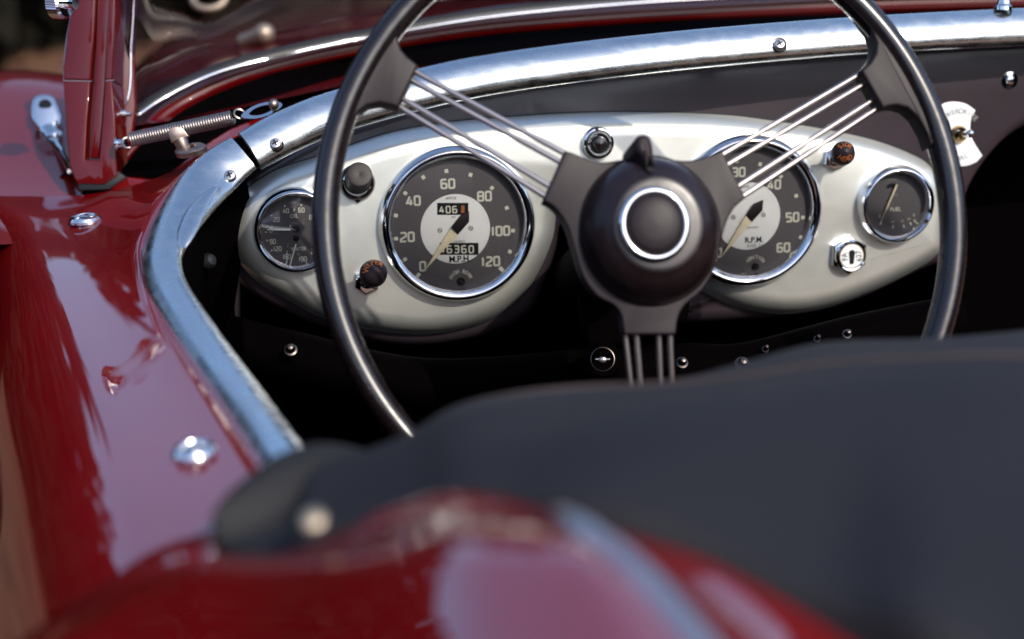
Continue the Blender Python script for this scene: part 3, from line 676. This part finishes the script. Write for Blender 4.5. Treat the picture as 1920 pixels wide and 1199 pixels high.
# scuttle between the rail and the windscreen, wraps round the corner to the post
sc_c = [(330, 345, -.285, 180, 352, -.304), (360, 318, -.278, 206, 345, -.300), (405, 276, -.268, 222, 318, -.290), (470, 240, -.262, 262, 262, -.272), (560, 200, -.248, 345, 196, -.250), (640, 172, -.236, 440, 152, -.235), (760, 140, -.226, 590, 105, -.222), (920, 110, -.216, 780, 66, -.210), (1100, 86, -.208, 980, 42, -.203), (1350, 62, -.202, 1260, 24, -.198), (1680, 38, -.198, 1650, 6, -.195), (2000, 26, -.196, 1980, -8, -.193)]
rows = []
for x0, y0, h0, x1, y1, h1 in cr(sc_c, 8):
    A = H(x0, y0, h0); B = H(x1, y1, h1)
    r = [A+Vector((0, -.012, -.012))]
    for k in range(13):
        s = k/12; q = A.lerp(B, s); r.append(q+Vector((0, 0, -.006-.010*math.sin(s*math.pi))))
    rows.append(r)
mb = MB(); mb.grid(rows); build(mb, 'scuttle_panel', PAINT, car, smooth=180, label='red scuttle top between dash rail and windscreen')

rows = []
for i, (x0, y0, h0, x1, y1, h1) in enumerate(cr(sc_c[2:], 8)):
    A = H(x0, y0, h0); B = H(x1, y1, h1); s0 = .50-.38*max(0, min(1, (i-14)/22))
    rows.append([A.lerp(B, s)+Vector((0, 0, -.006-.010*math.sin(s*math.pi)+dz)) for s, dz in ((s0, -.001), (s0+.01, .0012), (s0+.3*(1-s0), .001), (s0+.7*(1-s0), .001), (1, .001))])
mb = MB(); mb.grid(rows); build(mb, 'scuttle_shade_band', TRIM, car, smooth=180)  # added black sheet, painting the shaded band of scuttle below the frame

# windscreen: lower frame, seal, glass, pillar
ws = thing  # keep name short
lo = [(225, 300, 1.225), (262, 258, 1.24), (300, 215, 1.26), (350, 182, 1.275), (440, 140, 1.29), (560, 105, 1.31), (700, 76, 1.33), (850, 52, 1.345), (1000, 36, 1.36), (1260, 18, 1.38), (1600, 3, 1.40), (2000, -8, 1.43)]
pts = cr(lo, 6)
mb = MB(); mb.tube([P(x, y+7, d+.006) for x, y, d in pts], [(9+9*min(1, i/14))*1.3/FPX for i in range(len(pts))], 20, ref=cvec(0, .6, -1), ell=.9)
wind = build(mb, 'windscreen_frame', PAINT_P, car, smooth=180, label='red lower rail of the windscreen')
up = [(254, 207, 1.262), (300, 177, 1.275), (367, 143, 1.288), (433, 118, 1.295), (533, 91, 1.31), (639, 68, 1.33), (693, 57, 1.335), (806, 35, 1.345), (944, 14, 1.36), (1116, 0, 1.375), (1300, -14, 1.385), (1600, -30, 1.41), (2000, -42, 1.44)]
dn = [(256, 218, 1.255), (300, 188, 1.268), (367, 153, 1.28), (433, 128, 1.288), (533, 103, 1.305), (639, 80, 1.322), (693, 70, 1.33), (806, 49, 1.34), (944, 29, 1.352), (1116, 12, 1.367), (1300, -1, 1.378), (1600, -16, 1.40), (2000, -28, 1.43)]
mid = [((a[0]+b[0])/2, (a[1]+b[1])/2, (a[2]+b[2])/2) for a, b in zip(up, dn)]
for L, r, m_, nm in ((up, .0014, CHROME, 'trim_strip'), (dn, .0016, CHROME, 'trim_strip'), (mid, .0048, RUBBER, 'seal')):
    mb = MB(); mb.tube([P(x, y, d-.018) for x, y, d in cr(L, 6)], r*1.25, 12, ref=cvec(0, .6, -1), ell=.8 if nm == 'trim_strip' else .55); build(mb, nm, m_, wind, smooth=180)
mb = MB(); q = cr(up, 6); zup = Vector((0, -.30, .95))
mb.grid([[P(x, y, d)+Vector((0, 0, 0)) for x, y, d in q], [P(x, y, d)+zup*.05 for x, y, d in q], [P(x, y, d)+zup*.17 for x, y, d in q]])
gl = build(mb, 'windscreen_glass', WGLASS, car, smooth=180)
# etched maker's mark, seen mirrored through the glass
n_ = zup.cross(RT).normalized(); n_ = -n_ if n_.dot(FW) > 0 else n_
GO = P(360, 70, 1.262); EF = Frame(GO, cvec(1, .10, .05), cvec(-.05, 1, -.12))
ez = 1.26/FPX
mb = MB()
def et(s, x, y, sz, **k): a, b = EF.at(x, y); text(mb, EF, s, sz*ez, a, b, .0004, mirror=True, **k)
et('XXX', 385, 51, 26, sx=.85); et('Triplex', 345, 48, 12, sx=1.1); et('Laminated', 341, 59, 8, sx=1.1)
et('BS 857', 351, 71, 8); et('DOT 18 AS 1', 330, 81, 8, sx=1.1); et('PILKINGTON', 340, 101, 15, sx=1.0)
q1, q2 = EF.at(299, 93), EF.at(400, 85); mb.stroke(EF, [q1, q2], 1.2*ez, .0004)
hx, hy = EF.at(381, 71); mb.stroke(EF, [(hx+9*ez*math.sin(t)**3, hy+ez*(7.5*math.cos(t)-3*math.cos(2*t)-1.2*math.cos(3*t))) for t in [k*math.pi/10 for k in range(20)]], 1.2*ez, .0004, True)
hx, hy = EF.at(387, 98); mb.stroke(EF, [(hx+6.5*ez*math.cos(t), hy+6.5*ez*math.sin(t)) for t in [k*math.pi/8 for k in range(16)]], 1.2*ez, .0004, True)
mb.stroke(EF, [(hx-5*ez, hy), (hx+5*ez, hy)], 1.2*ez, .0006)
build(mb, 'etched_mark', INK, gl, smooth=0)

# pillar
FPL = Frame(P(175, 200, 1.19), RT, UP)
def pp(pts): return [FPL.at(x, y) for x, y in pts]
mb = MB()
mb.prism(FPL, pp([(146, -120), (140, 0), (128, 67), (121, 130), (122, 151), (172, 152), (178, 60), (187, -120)]), -.03, .004, .0012, 3, cap0=True)
mb.prism(FPL, pp([(213, -120), (203, 60), (199, 151), (213, 151), (216, 60), (222, -120)]), -.03, .004, .001, 3, cap0=True)
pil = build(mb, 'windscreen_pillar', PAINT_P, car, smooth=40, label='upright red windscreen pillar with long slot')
mb = MB()
mb.prism(FPL, pp([(122, 154), (127, 233), (133, 310), (142, 335), (150, 346), (197, 347), (222, 330), (219, 233), (213, 154), (200, 154), (195, 230), (189, 302), (162, 302), (166, 230), (172, 154)]), -.03, .005, .0012, 3, cap0=True)
build(mb, 'pillar_foot', PAINT_P, pil, smooth=40)
mb = MB(); mb.prism(FPL, pp([(184, -120), (172, 152), (166, 230), (163, 302), (190, 302), (196, 230), (201, 152), (215, -120)]), -.03, -.006, .0002, 1, cap0=True); build(mb, 'slot_strip', PAINT_D, pil, smooth=40)
mb = MB(); mb.prism(FPL, pp([(187, -120), (177, 150), (172, 230), (168, 296), (184, 296), (190, 230), (196, 150), (210, -120)]), -.02, -.001, .0008, 2, cap0=True); build(mb, 'slot_insert', PAINT_P, pil, smooth=40)
mb = MB(); mb.prism(FPL, pp([(148, 342), (150, 358), (206, 356), (236, 332), (223, 322), (196, 340)]), -.035, .003, .001, 2, cap0=True); build(mb, 'pillar_gasket', RUBBER, pil, smooth=40)
for L in ([(119, 152), (172, 153)], [(199, 152), (214, 151)], [(162, 304), (189, 304)]):
    mb = MB(); mb.tube([FPL.loc(*FPL.at(x, y, .004), .0042) for x, y in L], .0006, 8); build(mb, 'edge_trim', ALU_OLD, pil)
mb = MB(); mb.tube([FPL.loc(*FPL.at(x, y, 0), .0) for x, y in cr([(139, -20), (134, 30), (126, 75), (121, 125), (121, 152)], 4)], .0011, 8); build(mb, 'edge_trim', ALU_OLD, pil)
# side member of the frame holding the glass
FS = Frame(P(238, 120, 1.235), cvec(1, 0, .35), UP)
mb = MB(); mb.prism(FS, [FS.at(x, y) for x, y in [(225, -120), (216, 152), (220, 250), (232, 285), (250, 262), (257, 200), (253, 120), (262, -120)]], -.02, .004, .003, 4, cap0=True); build(mb, 'side_frame', PAINT_P, pil, smooth=40)
mb = MB(); mb.tube([FS.loc(*FS.at(x, y, .004), .0046) for x, y in cr([(256, -110), (250, 30), (246, 90), (245, 150), (240, 185), (230, 205)], 5)], .0016, 10, ell=.6); build(mb, 'beading', CHROME, pil)
mb = MB(); fr = axis_frame(P(224, 214, 1.21), RT, UP); mb.lathe(fr, [(.0035, -.004), (.0035, .004), (.002, .006), (.002, .010), (.0001, .0105)], 20); build(mb, 'bolt', CHROME, pil)
# knurled knob
fr = axis_frame(P(100, 4, 1.12), cvec(.9, -.1, -.25), UP); mb = MB()
n = 40; prof = [(.0115, 0), (.013, .001), (.013, .010), (.011, .012), (.0001, .0125)]
vs = []; fs = []
for r, c_ in prof:
    for k in range(n*2): a = math.pi*k/n; r2 = r*(1-.05*(k % 2)) if r > .012 else r; vs.append(fr.loc(r2*math.cos(a), r2*math.sin(a), c_))
for i in range(len(prof)-1):
    for k in range(n*2): k2 = (k+1) % (2*n); fs.append((i*2*n+k, i*2*n+k2, (i+1)*2*n+k2, (i+1)*2*n+k))
fs.append(tuple(reversed(range(2*n)))); mb.add(vs, fs)
mb.tube([fr.loc(0, 0, .012), fr.loc(0, 0, .02)], .005, 16)
build(mb, 'knurled_knob', CHROME, car, smooth=20)

# stay with an eye end, outside the pillar
mb = MB(); FE = axis_frame(P(86, 220, 1.34), cvec(.1, .35, -1), UP)
eo = cr([(60, 190), (70, 181), (85, 179), (99, 182), (108, 198), (116, 222), (114, 240), (104, 250), (90, 256), (76, 250), (64, 238), (57, 215)], 3, closed=True)
mb.prism(FE, [FE.at(x, y) for x, y in eo], -.008, .006, .006, 5, cap0=True)
stay = build(mb, 'eye_stay', CHROME, car, smooth=60, label='chrome stay with oval eye outside the pillar')
mb = MB(); mb.prism(FE, [(a, b) for a, b, *_ in cr([FE.at(x, y, .006) for x, y in [(72, 196), (78, 188), (90, 187), (97, 194), (94, 202), (76, 203)]], 3, closed=True)], .005, .0064, .0002, 1); build(mb, 'eye', RUBBER, stay, smooth=40)
mb = MB(); mb.tube([P(92, 248, 1.335), P(104, 268, 1.32), P(118, 292, 1.27), P(134, 322, 1.22)], [.009, .0045, .0035, .0035], 16); mb.ball(P(104, 256, 1.325), .007); build(mb, 'stay_rod', CHROME, stay)

# return spring and its fittings
A, B = P(246, 262, 1.165), P(436, 221, 1.155); ax = (B-A); L = ax.length; fr = axis_frame(A, ax, UP)
turns = 40; n = turns*14; r = .0052
mb = MB(); mb.tube([fr.loc(r*math.cos(2*math.pi*k/14), r*math.sin(2*math.pi*k/14), L*k/n) for k in range(n+1)], .00105, 6)
spr = build(mb, 'coil_spring', SPRING, car, smooth=180, label='dull steel coil spring between pillar and scuttle')
for c0, rr_, ang in ((P(240, 268, 1.168), .0052, .2), (P(449, 214, 1.155), .0045, .5)):
    fr = axis_frame(c0, cvec(math.sin(ang), .6, -1), UP); mb = MB()
    mb.tube([fr.loc(rr_*math.cos(2*math.pi*k/24), rr_*math.sin(2*math.pi*k/24), 0) for k in range(24)], .0008, 8, closed=True); build(mb, 'hook', SPRING, spr)
fr = axis_frame(P(219, 270, 1.175), cvec(1, .05, -.1), UP); mb = MB(); mb.lathe(fr, [(.0058, 0), (.0058, .0015), (.004, .002), (.004, .0075), (.0036, .008), (.0001, .008)], 24); build(mb, 'anchor_bolt', CHROME, car)
fr = axis_frame(P(491, 209, 1.150), cvec(-.15, .62, -1), cvec(0, .6, .5)); mb = MB()
s = cr([(-.017, 0), (-.010, .0055), (0, .0075), (.010, .006), (.0165, .002), (.0165, -.002), (.010, -.006), (0, -.0075), (-.010, -.0055)], 4, closed=True)
n = len(s); vs = []; fs = []
fr = fr.rot(.25)
for c_ in (0, .0012):
    for sc_, dx in ((1, 0), (.62, -.001)):
        for a, b in s: vs.append(fr.loc(a*sc_+dx*0, b*sc_, c_))
for i in range(n):
    j = (i+1) % n
    fs += [(2*n+i, 2*n+j, 3*n+j, 3*n+i), (i, j, 2*n+j, 2*n+i), (n+j, n+i, 3*n+i, 3*n+j)]
mb.add(vs, fs); k = build(mb, 'link_plate', CHROME, car, smooth=30, label='flat chrome link plate on its peg')
mb = MB(); mb.ball(P(513, 196, 1.143), .0042, sc=(1, 1.1, 1)); mb.tube([P(513, 197, 1.145), P(514, 206, 1.15)], .0025, 12); build(mb, 'peg', BRONZE, k)
# turnbutton
mb = MB(); FT = Frame(P(335, 262, 1.128), cvec(1, -.25, .2), cvec(.15, 1, -.1))
mb.prism(FT, [FT.at(x, y) for x, y in [(315, 250), (318, 242), (330, 238), (343, 241), (354, 256), (334, 263), (330, 271), (322, 268)]], -.010, .004, .0006, 2, cap0=True)
tb = build(mb, 'turnbutton', BRONZE, car, label='worn nickel turnbutton fastener on the scuttle')
mb = MB(); mb.tube([P(338, 262, 1.125), P(343, 275, 1.125), P(348, 283, 1.128)], [.006, .0055, .007], 16); build(mb, 'stem', BRONZE, tb)
fr = axis_frame(P(357, 279, 1.120), Vector((-.25, -.1, 1)), UP); mb = MB(); mb.lathe(fr, [(.014, -.004), (.014, 0), (.012, .0015), (.006, .002), (.0055, .0005)], 32, ry=.7); build(mb, 'base_plate', BRONZE, tb)
# snap studs on the door top
def stud(x, y, h, r):
    o = H(x, y, h); fr = axis_frame(o, Vector((-.05, 0, 1)), Vector((0, 1, 0))); mb = MB()
    mb.lathe(fr, [(r, -.001), (r*1.02, .001), (r*.9, .0030), (r*.72, .0034), (r*.62, .002), (r*.6, .0005)], 40); k = build(mb, 'snap_stud', CHROME, car)
    mb = MB(); mb.lathe(fr, [(r*.42, .000), (r*.30, .002), (r*.36, .0035), (r*.25, .0043), (.0001, .0045)], 24); build(mb, 'stud_cap', CHROME, k)
stud(160, 413, -.307, .0120); stud(365, 848, -.308, .0108)

# cockpit tub: black inner side under the door rail, floor
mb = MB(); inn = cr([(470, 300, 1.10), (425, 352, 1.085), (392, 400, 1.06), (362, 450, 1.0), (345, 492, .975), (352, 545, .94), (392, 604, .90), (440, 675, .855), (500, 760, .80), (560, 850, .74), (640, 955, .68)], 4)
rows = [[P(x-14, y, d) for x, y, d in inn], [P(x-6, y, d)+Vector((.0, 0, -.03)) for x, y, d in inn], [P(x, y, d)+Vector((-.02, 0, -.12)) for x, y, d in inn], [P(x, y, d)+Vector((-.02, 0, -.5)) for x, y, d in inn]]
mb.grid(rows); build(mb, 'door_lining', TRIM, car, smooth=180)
mb = MB(); mb.add([(-.35, .3, .34), (1.3, .3, .34), (1.3, 1.7, .34), (-.35, 1.7, .34)], [(0, 1, 2, 3)]); build(mb, 'floor_pan', TRIM, car, smooth=0)
# black sheet under the rail on the scuttle side so no light leaks in behind the dash
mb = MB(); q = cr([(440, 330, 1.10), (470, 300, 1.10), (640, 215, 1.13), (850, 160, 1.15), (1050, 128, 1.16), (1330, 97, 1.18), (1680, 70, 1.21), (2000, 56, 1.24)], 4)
mb.grid([[P(x, y, d) for x, y, d in q], [P(x, y, d)+Vector((0, .30, -.10)) for x, y, d in q]]); build(mb, 'scuttle_light_block', TRIM, car, smooth=180)

# ---- front of the car: wing + bonnet seen past the pillar and through the glass
def sm(a, b, x): t = max(0, min(1, (x-a)/(b-a))); return t*t*(3-2*t)
def front_h(x, y):
    # height below the camera of the left front wing
    xe = .25+.16*sm(1.05, 1.75, y)
    h = -.318+.072*math.exp(-((x+xe-.10)/.17)**2)*sm(1.12, 1.75, y)
    if x < -xe: h -= 9*(-x-xe)**1.9
    h -= .62*max(0, y-1.5)**1.6
    return h
def bonz(x, y):
    h = -.266+.035*sm(-.15, .12, x)+.022*sm(.05, .55, x)-.03*sm(.9, 1.5, x)-.07*sm(-.13, -.25, x)*1.0 if x > -.13 else -.266-.07*sm(.13, .25, -x)
    h -= .02*(y-1.3)+.10*max(0, y-1.7)**1.5
    return Vector((x, y, CAM.z+h))
xs = [-.56+.012*i for i in range(33)]; ys = [1.09+.03*j for j in range(54)]
def ptz(x, y): return Vector((x, y, CAM.z+front_h(x, y)))
mb = MB(); rows = [[ptz(x, y+ (0.0 if x < -.1 else .0)) for x in xs] for y in ys]
mb.grid(rows); wing = build(mb, 'front_wing', PAINT_W, car, smooth=180, label='red front wing beyond the windscreen pillar')
xs = [-.26+.02*i for i in range(90)]; ys = [1.26+.03*j for j in range(52)]
mb = MB(); mb.grid([[bonz(x, y) for x in xs] for y in ys]); bon = build(mb, 'bonnet', PAINT_P, car, smooth=180, label='dark red bonnet seen through the windscreen')  # dark red is the body red with shade put into its base
# wiper spindle, washer jet and badge beyond the glass
mb = MB(); A, B = P(455, 78, 1.62), P(496, 64, 1.60); mb.tube([A, A.lerp(B, .6), B], [.008, .009, .012], 16); mb.ball(B, .012); build(mb, 'wiper_spindle', STUDM, car)
mb = MB(); A, B = P(262, 158, 1.60), P(305, 138, 1.66); mb.tube([A, B], .008, 14); build(mb, 'bonnet_hinge', ALU_OLD, car)
mb = MB(); fr = axis_frame(P(392, -2, 1.75), cvec(0, .45, -1), UP); mb.tube([fr.loc(.020*math.cos(k*math.pi/12), .015*math.sin(k*math.pi/12), 0) for k in range(24)], .0042, 10, closed=True); build(mb, 'bonnet_ring', STUDM, car)

# ---- rear deck
top = [(-60, 1330, .50), (60, 1240, .54), (170, 1150, .575), (262, 1085, .595), (350, 1020, .60), (450, 985, .585), (560, 985, .555), (700, 960, .52), (850, 915, .495), (950, 915, .485), (1030, 925, .48), (1150, 944, .472), (1300, 983, .458), (1450, 1040, .447), (1600, 1118, .432), (1750, 1198, .414), (1950, 1310, .40)]
topw = [P(*p) for p in cr(top, 12)]
K0 = H(1036, 950, -.208); Kd = (H(1400, 1199, -.197)-K0); Kd.z = 0; Kd.normalize(); Kn = Vector((-Kd.y, Kd.x, 0))
rows = [[p+Vector((0, .02, -.05)) for p in topw], topw]
N = len(topw)
for k in range(1, 70):
    s = k/69; r = []
    for i, p in enumerate(topw):
        t = i/(N-1)
        q = p+Vector((-.02*(1-t), -.42*s, 0))
        q.z += .024*sm(0, .20, s)*(1-.9*sm(.62, .78, t))-.055*s**1.7
        # rolled lip, then the dish behind it
        dq = (q-K0).dot(Kn); w_ = 1-math.exp(-s*7)
        q.z -= w_*(.004*math.exp(-((dq+.040)/.022)**2) + (.55*(math.sqrt(dq*dq+.0002)-.0141) if dq > 0 else 0))
        r.append(q)
    rows.append(r)
mb = MB(); mb.grid(rows); deck = build(mb, 'rear_deck', PAINT, car, smooth=180, label='blurred glossy red rear deck in the foreground')

allv = [v for r in rows for v in r]  # added metal strip in place of the sky reflection across the deck
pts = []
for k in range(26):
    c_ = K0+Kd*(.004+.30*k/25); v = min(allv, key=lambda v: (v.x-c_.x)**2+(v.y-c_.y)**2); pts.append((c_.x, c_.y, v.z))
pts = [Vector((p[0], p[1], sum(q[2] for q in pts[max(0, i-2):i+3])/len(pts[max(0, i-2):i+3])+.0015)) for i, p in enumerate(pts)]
mb = MB(); mb.tube(pts, [.0025]+[.0048]*25, 20, ref=Vector((0, 0, 1)), ell=.6); build(mb, 'deck_reflection_strip', ALU_OLD, car, smooth=180, label='pale polished strip running diagonally down the rear deck')  # added strip, stands in for the sky reflection on the deck

# ================================================================= folded hood lying on the deck
hood = thing('tonneau_cover', P(1250, 900, .55), 'dark blue-black cloth cover over the folded roof, blurred in the foreground', 'car cover')
tp = [(640, 905, .655), (700, 885, .66), (780, 848, .67), (850, 805, .68), (950, 777, .69), (1100, 752, .70), (1200, 738, .70), (1300, 716, .70), (1400, 687, .70), (1550, 643, .71), (1750, 625, .72), (2050, 600, .74)]
bt = [(540, 1015, .51), (640, 1005, .505), (760, 975, .495), (860, 930, .485), (950, 928, .475), (1030, 940, .465), (1150, 955, .455), (1300, 990, .445), (1450, 1046, .433), (1600, 1124, .418), (1750, 1195, .40), (2000, 1330, .38)]
a_, b_ = cr(tp, 8), cr(bt, 8); rows = []
for (x0, y0, d0), (x1, y1, d1) in zip(a_, b_):
    A, B = P(x0, y0, d0), P(x1, y1, d1); r = [A+Vector((0, .05, -.12)), A+Vector((0, .022, -.03)), A+Vector((0, .008, -.007))]
    for k in range(0, 25):
        s = k/24; q = A.lerp(B, s); q = q+Vector((0, 0, 1))*(.018*math.sin(math.pi*s)+.003*math.sin(s*9+x0*.006)+.002*math.sin(x0*.013+s*5)*s)
        r.append(q)
    r += [B+Vector((0, -.004, -.006)), B+Vector((0, -.004, -.02))]
    rows.append(r)
mb = MB(); mb.grid(rows); build(mb, 'cover_cloth', CLOTH, hood, smooth=180)
# rolled end of the hood at the left: a doubled-over fold of cloth, lengthened to paint the shadow beneath
mb = MB(); rows = []
o = cr([(398, 1012, .555), (420, 960, .57), (462, 912, .585), (515, 872, .60), (580, 856, .615), (650, 868, .63), (720, 900, .64)], 6)
i_ = cr([(420, 1030, .535), (490, 1056, .515), (560, 1066, .502), (625, 1052, .500), (685, 1024, .503), (730, 1000, .507), (780, 985, .50)], 6)
for (x0, y0, d0), (x1, y1, d1) in zip(o, i_):
    A, B = P(x0, y0, d0), P(x1, y1, d1); r = [A+Vector((0, .02, -.05)), A+Vector((0, .006, -.008))]
    for k in range(17):
        t = k/16; q = A.lerp(B, t); q.z += .012*math.sin(min(1, t*2.2)*math.pi)*.9-.010*math.exp(-((t-.45)/.13)**2)+.004*math.sin(t*math.pi); r.append(q)
    r += [B+Vector((0, -.003, -.008)), B+Vector((0, .004, -.035))]
    rows.append(r)
mb.grid(rows); build(mb, 'cover_fold', CLOTH_D, hood, smooth=180)
# seams across the cloth
for f0 in (.26,):
    mb = MB(); pts = []
    for (x0, y0, d0), (x1, y1, d1) in zip(a_, b_):
        A, B = P(x0, y0, d0), P(x1, y1, d1); sf = f0+(.06 if f0 > .2 else .0)*math.sin(x0*.004); q = A.lerp(B, sf)
        pts.append(q+Vector((0, 0, 1))*(.018*math.sin(math.pi*sf)+.003*math.sin(sf*9+x0*.006)+.002*math.sin(x0*.013+sf*5)*sf+.0002))
    mb.tube(pts, .0016, 8); build(mb, 'seam', SEAM, hood, smooth=180)
for x, y, d in ((588, 978, .49),):
    mb = MB(); fr = axis_frame(P(x, y, d), cvec(0, .7, -.8)); mb.lathe(fr, [(.0045, 0), (.0042, .002), (.002, .003), (.0001, .0033)], 24); build(mb, 'press_stud', STUDM if x > 500 else DARKMET, hood)
